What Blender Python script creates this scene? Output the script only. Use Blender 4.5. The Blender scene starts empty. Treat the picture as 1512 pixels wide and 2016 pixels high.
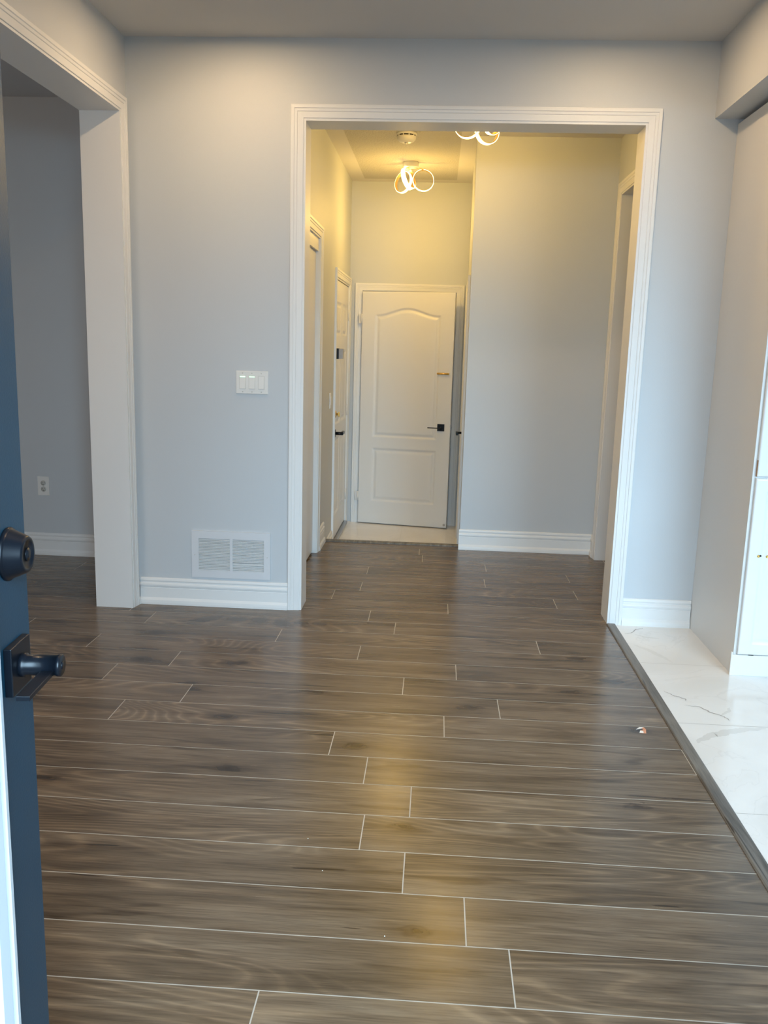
import bpy, bmesh, math, random
from mathutils import Vector, Matrix
random.seed(7)
sc = bpy.context.scene
COL = sc.collection
PI = math.pi

# ------------------------------------------------------------------ camera
YAW, PITCH, ROLL = math.radians(-3.2406), math.radians(10.787), math.radians(1.6211)
FPX = 1715.0
cy, sy, cp, sp = math.cos(YAW), math.sin(YAW), math.cos(PITCH), math.sin(PITCH)
fw = Vector((sy*cp, cy*cp, -sp)); r0 = Vector((cy, -sy, 0)); d0 = fw.cross(r0)
rt = math.cos(ROLL)*r0 - math.sin(ROLL)*d0
dn = math.sin(ROLL)*r0 + math.cos(ROLL)*d0
cd = bpy.data.cameras.new('camera'); cam = bpy.data.objects.new('camera', cd); COL.objects.link(cam)
m3 = Matrix((rt, -dn, -fw)).transposed()
cam.matrix_world = Matrix.Translation((0, 0, 1.5)) @ m3.to_4x4()
cd.sensor_fit = 'HORIZONTAL'; cd.sensor_width = 36.0; cd.lens = FPX/1512*36.0
cd.clip_start = 0.02; cd.clip_end = 200
sc.camera = cam

# ------------------------------------------------------------------ light and exposure
sc.view_settings.view_transform = 'Standard'; sc.view_settings.look = 'None'
sc.view_settings.gamma = 1.0; sc.view_settings.use_curve_mapping = False
sc.view_settings.exposure = -0.06
world = bpy.data.worlds.new('sky'); sc.world = world; world.use_nodes = True
wn, wl = world.node_tree.nodes, world.node_tree.links
bg = wn['Background']; bg.inputs[1].default_value = 1.3
wtc = wn.new('ShaderNodeTexCoord'); wsp = wn.new('ShaderNodeSeparateXYZ'); wrp = wn.new('ShaderNodeValToRGB')
wl.new(wtc.outputs['Generated'], wsp.inputs[0]); wl.new(wsp.outputs[2], wrp.inputs[0]); wl.new(wrp.outputs[0], bg.inputs[0])
wrp.color_ramp.elements[0].position = 0.0; wrp.color_ramp.elements[0].color = (0.16, 0.16, 0.15, 1)   # ground
wrp.color_ramp.elements[1].position = 0.03; wrp.color_ramp.elements[1].color = (0.45, 0.70, 1.0, 1)   # sky

def area(name, loc, rot, sx, sz, power, color):
    l = bpy.data.lights.new(name, 'AREA'); l.shape = 'RECTANGLE'; l.size = sx; l.size_y = sz
    l.energy = power; l.color = color
    o = bpy.data.objects.new(name, l); o.location = loc; o.rotation_euler = rot; COL.objects.link(o)
    return o
DAY = (0.53, 0.79, 1.0)
# open sky in front of the house; it comes in through the front door and an added kitchen window
area('daylight_sky', (1.9, -5.0, 3.6), (math.radians(90-30), 0, 0), 8.2, 5.2, 3500, DAY)
# weak warm fill light added at the side room's unseen window opening
area('side_room_fill', (-3.4, 0.30, 1.6), (math.radians(90), 0, 0), 1.2, 1.2, 25, (1.0, 0.78, 0.58))

# ------------------------------------------------------------------ helpers
def tag(o, label=None, cat=None, group=None, kind=None):
    if label: o['label'] = label
    if cat: o['category'] = cat
    if group: o['group'] = group
    if kind: o['kind'] = kind
    return o

def mesh_obj(name, bm, mats, parent=None, smooth=False):
    me = bpy.data.meshes.new(name)
    bmesh.ops.recalc_face_normals(bm, faces=bm.faces)
    bm.to_mesh(me); bm.free()
    if not isinstance(mats, (list, tuple)): mats = [mats]
    for m in mats: me.materials.append(m)
    o = bpy.data.objects.new(name, me); COL.objects.link(o)
    if parent: o.parent = parent
    if smooth:
        for p in me.polygons: p.use_smooth = True
    return o

def empty(name, loc=(0, 0, 0), rz=0.0):
    o = bpy.data.objects.new(name, None); o.location = loc; o.rotation_euler = (0, 0, rz)
    o.empty_display_size = 0.1; COL.objects.link(o); return o

def box(bm, x0, x1, y0, y1, z0, z1, bevel=0.0, mi=0):
    vs = [bm.verts.new((x, y, z)) for x in (x0, x1) for y in (y0, y1) for z in (z0, z1)]
    idx = [(0, 1, 3, 2), (4, 6, 7, 5), (0, 4, 5, 1), (2, 3, 7, 6), (0, 2, 6, 4), (1, 5, 7, 3)]
    fs = [bm.faces.new([vs[i] for i in f]) for f in idx]
    for f in fs: f.material_index = mi
    if bevel:
        es = list({e for f in fs for e in f.edges})
        r = bmesh.ops.bevel(bm, geom=es, offset=bevel, segments=2, affect='EDGES', profile=0.5)
        for f in r['faces']: f.material_index = mi
    return fs

def quad(bm, pts, mi=0):
    f = bm.faces.new([bm.verts.new(p) for p in pts]); f.material_index = mi; return f

def lathe(bm, prof, seg=32, mat=Matrix(), mi=0, smooth=True):
    """prof: (r, z) along local z; mat places it"""
    rings = []
    for r, z in prof:
        if r < 1e-6: rings.append([bm.verts.new(mat @ Vector((0, 0, z)))])
        else: rings.append([bm.verts.new(mat @ Vector((r*math.cos(2*PI*i/seg), r*math.sin(2*PI*i/seg), z))) for i in range(seg)])
    for a, b in zip(rings, rings[1:]):
        for i in range(seg):
            j = (i+1) % seg
            if len(a) == 1 and len(b) == 1: continue
            if len(a) == 1: f = bm.faces.new((a[0], b[i], b[j]))
            elif len(b) == 1: f = bm.faces.new((a[i], b[0], a[j]))
            else: f = bm.faces.new((a[i], b[i], b[j], a[j]))
            f.material_index = mi; f.smooth = smooth

def sweep(bm, prof, frames, closed=False, mi=0, caps=True):
    """prof points (a,b); frames: list of (origin, A, B) vectors"""
    rows = [[bm.verts.new(o + A*a + B*b) for a, b in prof] for o, A, B in frames]
    n = len(prof)
    rng = range(len(rows)) if closed else range(len(rows)-1)
    for i in rng:
        r, s = rows[i], rows[(i+1) % len(rows)]
        for k in range(n):
            l = (k+1) % n
            f = bm.faces.new((r[k], r[l], s[l], s[k])); f.material_index = mi
    if caps and not closed:
        bm.faces.new(rows[0]).material_index = mi; bm.faces.new(rows[-1][::-1]).material_index = mi

V = Vector
BASE_PROF = [(0, 0), (0.0, 0.155), (0.006, 0.155), (0.010, 0.150), (0.012, 0.140), (0.0085, 0.1325), (0.009, 0.127), (0.014, 0.122),
             (0.0155, 0.114), (0.0135, 0.104), (0.0105, 0.101), (0.0105, 0.098), (0.0125, 0.096), (0.0125, 0.040), (0.0145, 0.037),
             (0.021, 0.026), (0.023, 0.012), (0.023, 0)]
def baseboard(bm, p0, p1, out, z=0.0):
    """along p0->p1 (xy) on a wall whose outward normal is out"""
    out = V((out[0], out[1], 0)); up = V((0, 0, 1))
    sweep(bm, BASE_PROF, [(V((p0[0], p0[1], z)), out, up), (V((p1[0], p1[1], z)), out, up)])

CAS_PROF = lambda w: [(0, 0), (0, 0.0095), (0.002, 0.0105), (0.028*w/0.065, 0.0125), (0.030*w/0.065, 0.0115), (0.033*w/0.065, 0.0145),
            (0.043*w/0.065, 0.0155), (0.0445*w/0.065, 0.0145), (0.048*w/0.065, 0.0180), (w-0.003, 0.0185), (w, 0.016), (w, 0)]
def casing(bm, pa, pb, z0, ztop, out, w=0.065, legs=(True, True), z0b=None):
    """U of casing around an opening from pa to pb (xy points at the opening edges), inner top at ztop"""
    pa = V((pa[0], pa[1], 0)); pb = V((pb[0], pb[1], 0)); t = (pb-pa).normalized(); up = V((0, 0, 1)); n = V((out[0], out[1], 0))
    prof = CAS_PROF(w); fr = []
    if legs[0]:
        fr += [(pa+up*z0, -t, n), (pa+up*ztop, -t+up, n)]
    else: fr += [(pa+up*ztop, up, n)]
    if legs[1]:
        fr += [(pb+up*ztop, t+up, n), (pb+up*(z0 if z0b is None else z0b), t, n)]
    else: fr += [(pb+up*ztop, up, n)]
    sweep(bm, prof, fr)

# ------------------------------------------------------------------ materials
def new_mat(name):
    m = bpy.data.materials.new(name); m.use_nodes = True
    return m, m.node_tree, m.node_tree.nodes['Principled BSDF']

def paint(name, col, rough=0.5, bump=0.0, scale=180.0, var=0.03, spec=0.5, metal=0.0, coat=0.0, bdist=0.002):
    m, nt, b = new_mat(name); N, L = nt.nodes, nt.links
    tc = N.new('ShaderNodeTexCoord'); nz = N.new('ShaderNodeTexNoise'); nz.inputs['Scale'].default_value = 3.0
    nz.inputs['Detail'].default_value = 4
    L.new(tc.outputs['Object'], nz.inputs['Vector'])
    mx = N.new('ShaderNodeMix'); mx.data_type = 'RGBA'
    mx.inputs['A'].default_value = tuple(c*(1-var) for c in col)+(1,); mx.inputs['B'].default_value = tuple(min(1, c*(1+var)) for c in col)+(1,)
    L.new(nz.outputs['Fac'], mx.inputs['Factor']); L.new(mx.outputs['Result'], b.inputs['Base Color'])
    b.inputs['Roughness'].default_value = rough; b.inputs['Metallic'].default_value = metal
    b.inputs['Specular IOR Level'].default_value = spec; b.inputs['Coat Weight'].default_value = coat
    if bump:
        n2 = N.new('ShaderNodeTexNoise'); n2.inputs['Scale'].default_value = scale; n2.inputs['Detail'].default_value = 3
        L.new(tc.outputs['Object'], n2.inputs['Vector'])
        bp = N.new('ShaderNodeBump'); bp.inputs['Strength'].default_value = bump; bp.inputs['Distance'].default_value = bdist
        L.new(n2.outputs['Fac'], bp.inputs['Height']); L.new(bp.outputs['Normal'], b.inputs['Normal'])
    return m

def emit(name, col, strength):
    m, nt, b = new_mat(name)
    b.inputs['Base Color'].default_value = (0.8, 0.8, 0.8, 1)
    b.inputs['Emission Color'].default_value = col+(1,); b.inputs['Emission Strength'].default_value = strength
    return m

M = {}
M['wall'] = paint('wall_paint_grey', (0.555, 0.580, 0.600), 0.55, 0.12, 220, 0.015)
M['ceil'] = paint('ceiling_flat_white', (0.62, 0.61, 0.60), 0.8, 0.06, 200, 0.01)
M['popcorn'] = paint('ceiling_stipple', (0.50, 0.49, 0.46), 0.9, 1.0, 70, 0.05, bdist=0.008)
M['trim'] = paint('trim_white', (0.76, 0.76, 0.75), 0.45, 0.03, 60, 0.012)
M['door'] = paint('door_white', (0.74, 0.73, 0.71), 0.35, 0.05, 90, 0.012)
M['navy'] = paint('door_navy', (0.009, 0.046, 0.080), 0.36, 0.10, 260, 0.08, spec=0.4)
M['black'] = paint('hardware_black', (0.005, 0.007, 0.011), 0.30, 0.0, 100, 0.1, spec=0.3)
M['brass'] = paint('brass', (0.75, 0.50, 0.16), 0.25, metal=1.0)
M['steel'] = paint('satin_nickel', (0.45, 0.45, 0.46), 0.35, metal=1.0)
M['greyplastic'] = paint('grey_plastic', (0.36, 0.36, 0.38), 0.4)
M['plastic'] = paint('white_plastic', (0.78, 0.77, 0.74), 0.3, var=0.01)
M['plastic_shade'] = paint('ivory_plastic', (0.55, 0.54, 0.50), 0.35, var=0.01)
M['slat'] = paint('vent_slat', (0.85, 0.86, 0.86), 0.4, var=0.01)
M['duct'] = paint('duct_grey', (0.26, 0.26, 0.26), 0.7)
M['dark'] = paint('dark_gap', (0.02, 0.018, 0.016), 0.8)
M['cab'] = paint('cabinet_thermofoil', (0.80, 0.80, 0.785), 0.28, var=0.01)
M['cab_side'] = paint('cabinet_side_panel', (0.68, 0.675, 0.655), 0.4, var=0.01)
M['particle'] = paint('raw_particleboard', (0.40, 0.24, 0.13), 0.8, 0.4, 300, 0.2)
M['louver'] = paint('vent_enamel', (0.66, 0.67, 0.69), 0.4, var=0.01)
M['green'] = emit('switch_green_glow', (0.35, 1.0, 0.45), 1.6)
M['gold_ring'] = paint('lamp_gold', (0.80, 0.56, 0.24), 0.3, metal=1.0)
M['led'] = emit('lamp_led', (1.0, 0.70, 0.32), 6.5)
M['pot'] = emit('pot_lens', (1.0, 0.80, 0.55), 6.0)
M['chip_a'] = paint('scrap_orange', (0.58, 0.25, 0.14), 0.6, var=0.2)
M['chip_b'] = paint('scrap_pale', (0.80, 0.72, 0.64), 0.6, var=0.1)
M['speck'] = paint('white_speck', (0.9, 0.9, 0.85), 0.6)
M['dwhite'] = paint('door_insert_white', (0.60, 0.63, 0.66), 0.3, var=0.01)

def glass_mat():
    m, nt, b = new_mat('frosted_door_glass'); b.inputs['Base Color'].default_value = (0.85, 0.92, 0.95, 1)
    b.inputs['Roughness'].default_value = 0.25; b.inputs['Transmission Weight'].default_value = 0.7
    N, L = nt.nodes, nt.links
    nz = N.new('ShaderNodeTexNoise'); nz.inputs['Scale'].default_value = 60
    bp = N.new('ShaderNodeBump'); bp.inputs['Strength'].default_value = 0.3; bp.inputs['Distance'].default_value = 0.003
    L.new(nz.outputs['Fac'], bp.inputs['Height']); L.new(bp.outputs['Normal'], b.inputs['Normal'])
    return m
M['glass'] = glass_mat()

def wood_mat(name, c_lo, c_mid, c_hi, rough=0.3, swap=False):
    m, nt, b = new_mat(name); N, L = nt.nodes, nt.links
    tc = N.new('ShaderNodeTexCoord'); at = N.new('ShaderNodeAttribute'); at.attribute_name = 'plank'
    off = N.new('ShaderNodeVectorMath'); off.operation = 'MULTIPLY_ADD'
    off.inputs[1].default_value = (37.0, 53.0, 11.0)
    L.new(at.outputs['Vector'], off.inputs[0]); L.new(tc.outputs['Object'], off.inputs[2])
    def mapped(sx, sy):
        mp = N.new('ShaderNodeMapping'); mp.inputs['Scale'].default_value = (sy, sx, 1) if swap else (sx, sy, 1)
        L.new(off.outputs[0], mp.inputs['Vector']); return mp.outputs[0]
    def noise(v, scale, detail, rough_=0.55, dist=0.0):
        n = N.new('ShaderNodeTexNoise'); n.inputs['Scale'].default_value = scale; n.inputs['Detail'].default_value = detail
        n.inputs['Roughness'].default_value = rough_; n.inputs['Distortion'].default_value = dist
        L.new(v, n.inputs['Vector']); return n.outputs['Fac']
    def ramp(v, stops):
        r = N.new('ShaderNodeValToRGB'); e = r.color_ramp.elements
        e[0].position = stops[0][0]; e[0].color = stops[0][1]+(1,)
        e[1].position = stops[-1][0]; e[1].color = stops[-1][1]+(1,)
        for p, c in stops[1:-1]:
            x = e.new(p); x.color = c+(1,)
        L.new(v, r.inputs[0]); return r.outputs[0]
    def mix(mode, f, a, bb):
        x = N.new('ShaderNodeMix'); x.data_type = 'RGBA'; x.blend_type = mode; x.clamp_factor = True
        if isinstance(f, float): x.inputs['Factor'].default_value = f
        else: L.new(f, x.inputs['Factor'])
        for s, v in (('A', a), ('B', bb)):
            if isinstance(v, tuple): x.inputs[s].default_value = v+(1,)
            else: L.new(v, x.inputs[s])
        return x.outputs['Result']
    broad = noise(mapped(1.0, 7.0), 1.5, 4, 0.55, 0.6)
    col = ramp(broad, [(0.32, c_lo), (0.5, c_mid), (0.68, c_hi)])
    mid = noise(mapped(2.2, 34.0), 1.0, 5, 0.6, 0.2)
    col = mix('MULTIPLY', 1.0, col, ramp(mid, [(0.32, (0.78, 0.77, 0.75)), (0.5, (1, 1, 1)), (0.68, (1.16, 1.15, 1.13))]))
    # cathedral figure: contour rings of a smooth noise, in patches
    cn = noise(mapped(0.7, 4.0), 1.0, 1.0, 0.35, 0.35)
    mm = N.new('ShaderNodeMath'); mm.operation = 'MULTIPLY'; mm.inputs[1].default_value = 170.0; L.new(cn, mm.inputs[0])
    sn = N.new('ShaderNodeMath'); sn.operation = 'SINE'; L.new(mm.outputs[0], sn.inputs[0])
    mrg = N.new('ShaderNodeMapRange'); mrg.inputs['From Min'].default_value = -1.0; L.new(sn.outputs[0], mrg.inputs['Value'])
    fig = ramp(mrg.outputs[0], [(0.0, (0.86, 0.85, 0.84)), (0.55, (1, 1, 1)), (0.80, (1.08, 1.07, 1.06)), (1.0, (1.38, 1.35, 1.30))])
    patch = ramp(noise(mapped(0.9, 3.2), 1.0, 1, 0.4), [(0.49, (0, 0, 0)), (0.60, (1, 1, 1))])
    col = mix('MULTIPLY', patch, col, fig)
    fine = noise(mapped(7.0, 170.0), 1.0, 5, 0.65)
    col = mix('MULTIPLY', 1.0, col, ramp(fine, [(0.30, (0.66, 0.64, 0.62)), (0.50, (1, 1, 1)), (0.72, (1.24, 1.22, 1.18))]))
    # thin dark cracks and broader smoky streaks along the grain
    crack = noise(mapped(2.4, 44.0), 1.0, 1.0, 0.4, 0.5)
    col = mix('MULTIPLY', 0.9, col, ramp(crack, [(0.235, (0.24, 0.21, 0.19)), (0.258, (1, 1, 1))]))
    dark = noise(mapped(1.3, 10.0), 1.0, 3, 0.5, 1.4)
    col = mix('MULTIPLY', 0.85, col, ramp(dark, [(0.30, (0.48, 0.45, 0.42)), (0.41, (1, 1, 1))]))
    # knots
    vo = N.new('ShaderNodeTexVoronoi'); vo.inputs['Scale'].default_value = 1.0; vo.feature = 'F1'; vo.voronoi_dimensions = '2D'
    wr = N.new('ShaderNodeVectorMath'); wr.operation = 'MULTIPLY_ADD'; wr.inputs[1].default_value = (0.22, 0.22, 0.0)
    nn = N.new('ShaderNodeTexNoise'); nn.inputs['Scale'].default_value = 5.0; nn.inputs['Detail'].default_value = 3; mk = mapped(1.7, 4.0)
    L.new(mk, nn.inputs['Vector']); L.new(nn.outputs['Color'], wr.inputs[0]); L.new(mk, wr.inputs[2]); L.new(wr.outputs[0], vo.inputs['Vector'])
    kn = ramp(vo.outputs['Distance'], [(0.02, (0.24, 0.20, 0.17)), (0.05, (0.50, 0.46, 0.42)), (0.07, (0.40, 0.36, 0.33)), (0.10, (0.72, 0.69, 0.66)), (0.26, (1, 1, 1))])
    sel = N.new('ShaderNodeSeparateColor'); L.new(vo.outputs['Color'], sel.inputs[0])
    thr = N.new('ShaderNodeMath'); thr.operation = 'GREATER_THAN'; thr.inputs[1].default_value = 0.62; L.new(sel.outputs[0], thr.inputs[0])
    col = mix('MULTIPLY', thr.outputs[0], col, kn)
    # plank to plank tone
    sepp = N.new('ShaderNodeSeparateColor'); L.new(at.outputs['Color'], sepp.inputs[0])
    mr = N.new('ShaderNodeMapRange'); mr.inputs['To Min'].default_value = 0.90; mr.inputs['To Max'].default_value = 1.10
    L.new(sepp.outputs[0], mr.inputs['Value'])
    vm = N.new('ShaderNodeVectorMath'); vm.operation = 'SCALE'; L.new(col, vm.inputs[0]); L.new(mr.outputs[0], vm.inputs['Scale'])
    L.new(vm.outputs[0], b.inputs['Base Color'])
    rr = N.new('ShaderNodeMapRange'); rr.inputs['To Min'].default_value = rough-0.04; rr.inputs['To Max'].default_value = rough+0.08
    L.new(fine, rr.inputs['Value']); L.new(rr.outputs[0], b.inputs['Roughness'])
    bp = N.new('ShaderNodeBump'); bp.inputs['Strength'].default_value = 0.10; bp.inputs['Distance'].default_value = 0.001
    L.new(fine, bp.inputs['Height']); L.new(bp.outputs['Normal'], b.inputs['Normal'])
    return m
W_LO, W_MID, W_HI = (0.100, 0.070, 0.045), (0.148, 0.106, 0.070), (0.192, 0.143, 0.098)
M['wood'] = wood_mat('laminate_oak_greybrown', W_LO, W_MID, W_HI, 0.23)
M['groove'] = paint('plank_bevel_catchlight', (0.52, 0.47, 0.40), 0.5)  # pale colour paints in the light that the plank bevels catch
M['strip'] = wood_mat('transition_strip_wood', (0.12, 0.105, 0.09), (0.16, 0.145, 0.125), (0.20, 0.18, 0.155), 0.4, True)

def tile_mat():
    m, nt, b = new_mat('marble_look_tile'); N, L = nt.nodes, nt.links
    tc = N.new('ShaderNodeTexCoord'); nz = N.new('ShaderNodeTexNoise'); nz.inputs['Scale'].default_value = 1.4; nz.inputs['Detail'].default_value = 6
    nz.inputs['Distortion'].default_value = 1.5
    L.new(tc.outputs['Object'], nz.inputs['Vector'])
    r = N.new('ShaderNodeValToRGB'); e = r.color_ramp.elements
    e[0].position = 0.40; e[0].color = (0.80, 0.775, 0.735, 1); e[1].position = 0.60; e[1].color = (0.86, 0.84, 0.805, 1)
    x = e.new(0.497); x.color = (0.835, 0.81, 0.775, 1); x = e.new(0.503); x.color = (0.78, 0.755, 0.72, 1); x = e.new(0.509); x.color = (0.835, 0.81, 0.775, 1)
    L.new(nz.outputs['Fac'], r.inputs[0]); L.new(r.outputs[0], b.inputs['Base Color'])
    b.inputs['Roughness'].default_value = 0.14
    return m
M['tile'] = tile_mat()
M['grout'] = paint('tile_joint_grey', (0.42, 0.39, 0.35), 0.7)
M['vein'] = paint('marble_vein_grey', (0.42, 0.39, 0.36), 0.2, var=0.25)
M['vein_soft'] = paint('marble_vein_soft', (0.745, 0.72, 0.68), 0.15, var=0.08)

# ------------------------------------------------------------------ structure: floors
ZV = -0.18                 # sunken entry at the end of the hall
PW, PL, Y0 = 0.2019, 1.346, 1.787
JOINT = {-1: -0.364, 0: .237, 1: .129, 2: -.043, 3: -.182, 4: -.036, 5: -.204, 6: -.351, 7: .08, 8: .313, 9: -.101, 10: .14, 11: -.337,
         12: .569, 13: -.179, 14: -.333, 15: .112, 16: -.586}
XT0, XT1 = 0.997, 1.047    # transition strip to the kitchen tile
def plank_floor():
    bm = bmesh.new(); lay = bm.loops.layers.float_color.new('plank'); g = 0.0017
    def put(x0, x1, y0, y1):
        c = (random.random(), random.random(), random.random(), 1)
        f = quad(bm, [(x0, y0, 0), (x1, y0, 0), (x1, y1, 0), (x0, y1, 0)])
        for l in f.loops: l[lay] = c
    for k in range(-8, 24):
        y0, y1 = Y0+k*PW, Y0+(k+1)*PW
        j = JOINT.get(k, random.uniform(-0.6, 0.6))
        xl, xr = -5.4, XT0+0.01
        if y0 > 4.70: xl, xr = (-5.4, 2.6)
        y1c = min(y1, 6.575)
        if y0 >= 6.57: continue
        x = j - PL*math.ceil((j-xl)/PL)
        while x < xr:
            a, b = max(x, xl), min(x+PL, xr)
            if b-a > 0.01: put(a+g, b-g, y0+g, y1c-g)
            x += PL
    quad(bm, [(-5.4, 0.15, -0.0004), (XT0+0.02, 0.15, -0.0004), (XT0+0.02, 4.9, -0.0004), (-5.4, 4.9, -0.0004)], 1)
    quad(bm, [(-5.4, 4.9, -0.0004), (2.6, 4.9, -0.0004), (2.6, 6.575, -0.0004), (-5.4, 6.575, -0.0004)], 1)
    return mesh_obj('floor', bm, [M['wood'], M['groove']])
tag(plank_floor(), 'grey-brown oak plank floor with pale seams across room and hall', 'floor', kind='structure')

def vein(bm, pts, w, mi, z=None, jag=0.012, seed=1, sub=10):
    """tapering vein laid into the tile face; wanders sideways only"""
    if z is None: z = 0.0005 if mi == 3 else 0.0009
    rnd = random.Random(seed); P = []; off = 0.0
    for a, b in zip(pts, pts[1:]):
        d = V((b[0]-a[0], b[1]-a[1], 0)); nr = V((-d.y, d.x, 0)).normalized()
        for i in range(sub):
            t = i/sub; off = off*0.5+rnd.gauss(0, jag*0.6)
            P.append(V((a[0], a[1], z))+d*t+nr*off)
    P.append(V((pts[-1][0], pts[-1][1], z)))
    prev = None; n = len(P); wv = 1.0
    for i, p in enumerate(P):
        d = (P[min(i+1, n-1)]-P[max(i-1, 0)]); nrm = V((-d.y, d.x, 0)).normalized()
        k_ = 0.88 if mi == 3 else 0.6; wv = wv*k_+(1-k_)*(0.4+rnd.random()*1.2)
        ww = w*wv*math.sin(PI*(i+0.3)/(n-0.4))**0.6
        cur = (bm.verts.new(p+nrm*ww/2), bm.verts.new(p-nrm*ww/2))
        if prev: bm.faces.new((prev[0], cur[0], cur[1], prev[1])).material_index = mi
        prev = cur

def kitchen_floor():
    bm = bmesh.new(); g = 0.0011
    ys = [0.15, 0.601, 1.314, 2.027, 2.741, 3.455, 4.160, 4.78]
    for a, b in zip(ys, ys[1:]):
        for x0, x1 in ((XT1-0.02, 2.25), (2.25, 3.45), (3.45, 4.2)):
            quad(bm, [(x0+g, a+g, 0), (x1-g, a+g, 0), (x1-g, b-g, 0), (x0+g, b-g, 0)])
    quad(bm, [(XT1-0.02, 0.15, -0.001), (4.2, 0.15, -0.001), (4.2, 4.78, -0.001), (XT1-0.02, 4.78, -0.001)], 1)
    vein(bm, [(1.068, 4.600), (1.115, 4.625), (1.150, 4.690), (1.190, 4.715)], 0.006, 2, seed=3, jag=0.004, sub=6)
    vein(bm, [(1.120, 4.600), (1.165, 4.560), (1.24, 4.545)], 0.014, 3, seed=4, jag=0.003, sub=8)
    vein(bm, [(1.080, 4.430), (1.150, 4.330), (1.215, 4.180)], 0.030, 3, seed=5, jag=0.004, sub=12)
    vein(bm, [(1.078, 3.800), (1.112, 3.745), (1.150, 3.718), (1.148, 3.690)], 0.005, 2, seed=6, jag=0.004, sub=8)
    vein(bm, [(1.126, 3.645), (1.185, 3.635), (1.215, 3.590), (1.262, 3.545), (1.275, 3.500)], 0.006, 2, seed=7, jag=0.004, sub=8)
    vein(bm, [(1.258, 3.545), (1.300, 3.600), (1.320, 3.640)], 0.016, 3, seed=8, jag=0.004, sub=8)
    vein(bm, [(1.075, 3.270), (1.150, 3.350), (1.250, 3.400), (1.40, 3.440)], 0.045, 3, seed=9, jag=0.005, sub=14)
    vein(bm, [(1.10, 2.60), (1.18, 2.52), (1.30, 2.50)], 0.010, 3, seed=11, jag=0.004, sub=8)
    vein(bm, [(1.6, 3.9), (2.0, 3.2), (2.1, 2.4)], 0.02, 3, seed=12, jag=0.01, sub=14)
    vein(bm, [(1.2, 1.9), (1.7, 1.4), (2.1, 1.5)], 0.02, 3, seed=13, jag=0.01, sub=14)
    return mesh_obj('floor_kitchen', bm, [M['tile'], M['grout'], M['vein'], M['vein_soft']])
tag(kitchen_floor(), 'glossy cream marble-look tile floor on the right side', 'floor', kind='structure')

bm = bmesh.new()
for a, b in ((6.60, 7.20), (7.20, 7.90), (7.90, 9.2)):
    for x0, x1 in ((-0.90, -0.28), (-0.28, 0.40)):
        quad(bm, [(x0+0.001, a+0.001, ZV), (x1-0.001, a+0.001, ZV), (x1-0.001, b-0.001, ZV), (x0+0.001, b-0.001, ZV)])
quad(bm, [(-0.90, 6.6, ZV-0.001), (0.40, 6.6, ZV-0.001), (0.40, 9.2, ZV-0.001), (-0.90, 9.2, ZV-0.001)], 1)
vein(bm, [(-0.6, 7.2), (-0.4, 7.4), (-0.25, 7.6)], 0.012, 3, z=ZV+0.0005, seed=20)
vein(bm, [(-0.3, 7.15), (-0.1, 7.3), (0.05, 7.6)], 0.010, 3, z=ZV+0.0005, seed=21)
quad(bm, [(-0.86, 6.599, ZV), (0.215, 6.599, ZV), (0.215, 6.599, -0.002), (-0.86, 6.599, -0.002)])
tag(mesh_obj('floor_entry', bm, [M['tile'], M['grout'], M['vein'], M['vein_soft']]), 'small tiled landing in front of the white arched-panel door', 'floor', kind='structure')

# ------------------------------------------------------------------ structure: walls
YB, YB2 = 4.771, 4.945     # wall with the wide opening
OX0, OX1, OZ = -0.742, 1.014, 2.645
ZC, ZH = 3.03, 2.955
XL, XL2 = -1.680, -1.880   # left wall with the side opening
LY1, LZ = 4.673, 2.655
LYN = 0.95
bm = bmesh.new()
box(bm, XL2, OX0, YB, YB2, 0, 3.10); box(bm, OX1, 1.46, YB, YB2, 0, 3.10); box(bm, 1.46, 4.2, YB, YB2, 0, 3.1); box(bm, OX0, OX1, YB, YB2, OZ, 3.10)
tag(mesh_obj('wall_back', bm, M['wall']), 'pale grey wall with the wide cased opening to the hall', 'wall', kind='structure')
bm = bmesh.new()
box(bm, XL2, XL, LY1, YB, 0, 3.10); box(bm, XL2, XL, LYN, LY1, LZ, 3.10); box(bm, XL2, XL, 0.20, LYN, 0, 3.10)
tag(mesh_obj('wall_left', bm, M['wall']), 'grey wall on the left around the side-room opening', 'wall', kind='structure')
bm = bmesh.new()   # front wall with the entrance; unseen kitchen and side-room windows, added for the light
for a, b in ((-5.4, -4.0), (-2.8, -0.52), (0.50, 1.65), (3.25, 4.2)): box(bm, a, b, 0.02, 0.20, 0, 3.1)
box(bm, -0.52, 0.50, 0.02, 0.20, 2.45, 3.1); box(bm, 1.65, 3.25, 0.02, 0.20, 0, 0.95); box(bm, 1.65, 3.25, 0.02, 0.20, 2.35, 3.1)
box(bm, -4.0, -2.8, 0.02, 0.20, 0, 0.95); box(bm, -4.0, -2.8, 0.02, 0.20, 2.25, 3.1)
tag(mesh_obj('wall_front', bm, M['wall']), 'grey front wall around the entrance behind the viewpoint', 'wall', kind='structure')
bm = bmesh.new()
box(bm, -5.4, XL2, 5.79, 5.92, 0, 3.1); box(bm, -5.52, -5.4, 0.02, 5.92, 0, 3.1)
tag(mesh_obj('wall_side_room', bm, M['wall']), 'dim grey wall of the room through the left opening', 'wall', kind='structure')
bm = bmesh.new(); box(bm, 4.2, 4.32, 0.02, YB2, 0, 3.1)
tag(mesh_obj('wall_right', bm, M['wall']), 'grey kitchen wall far to the right', 'wall', kind='structure')
bm = bmesh.new(); box(bm, 1.343, 2.35, 0.20, YB, 2.669, ZC+0.02)
tag(mesh_obj('wall_bulkhead', bm, M['wall']), 'boxed grey bulkhead under the ceiling above the pantry cabinet', 'bulkhead', kind='structure')
XH = -0.840                # hall left wall
CY0, CY1, CZ = 5.02, 6.170, 2.220     # closet opening
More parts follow.
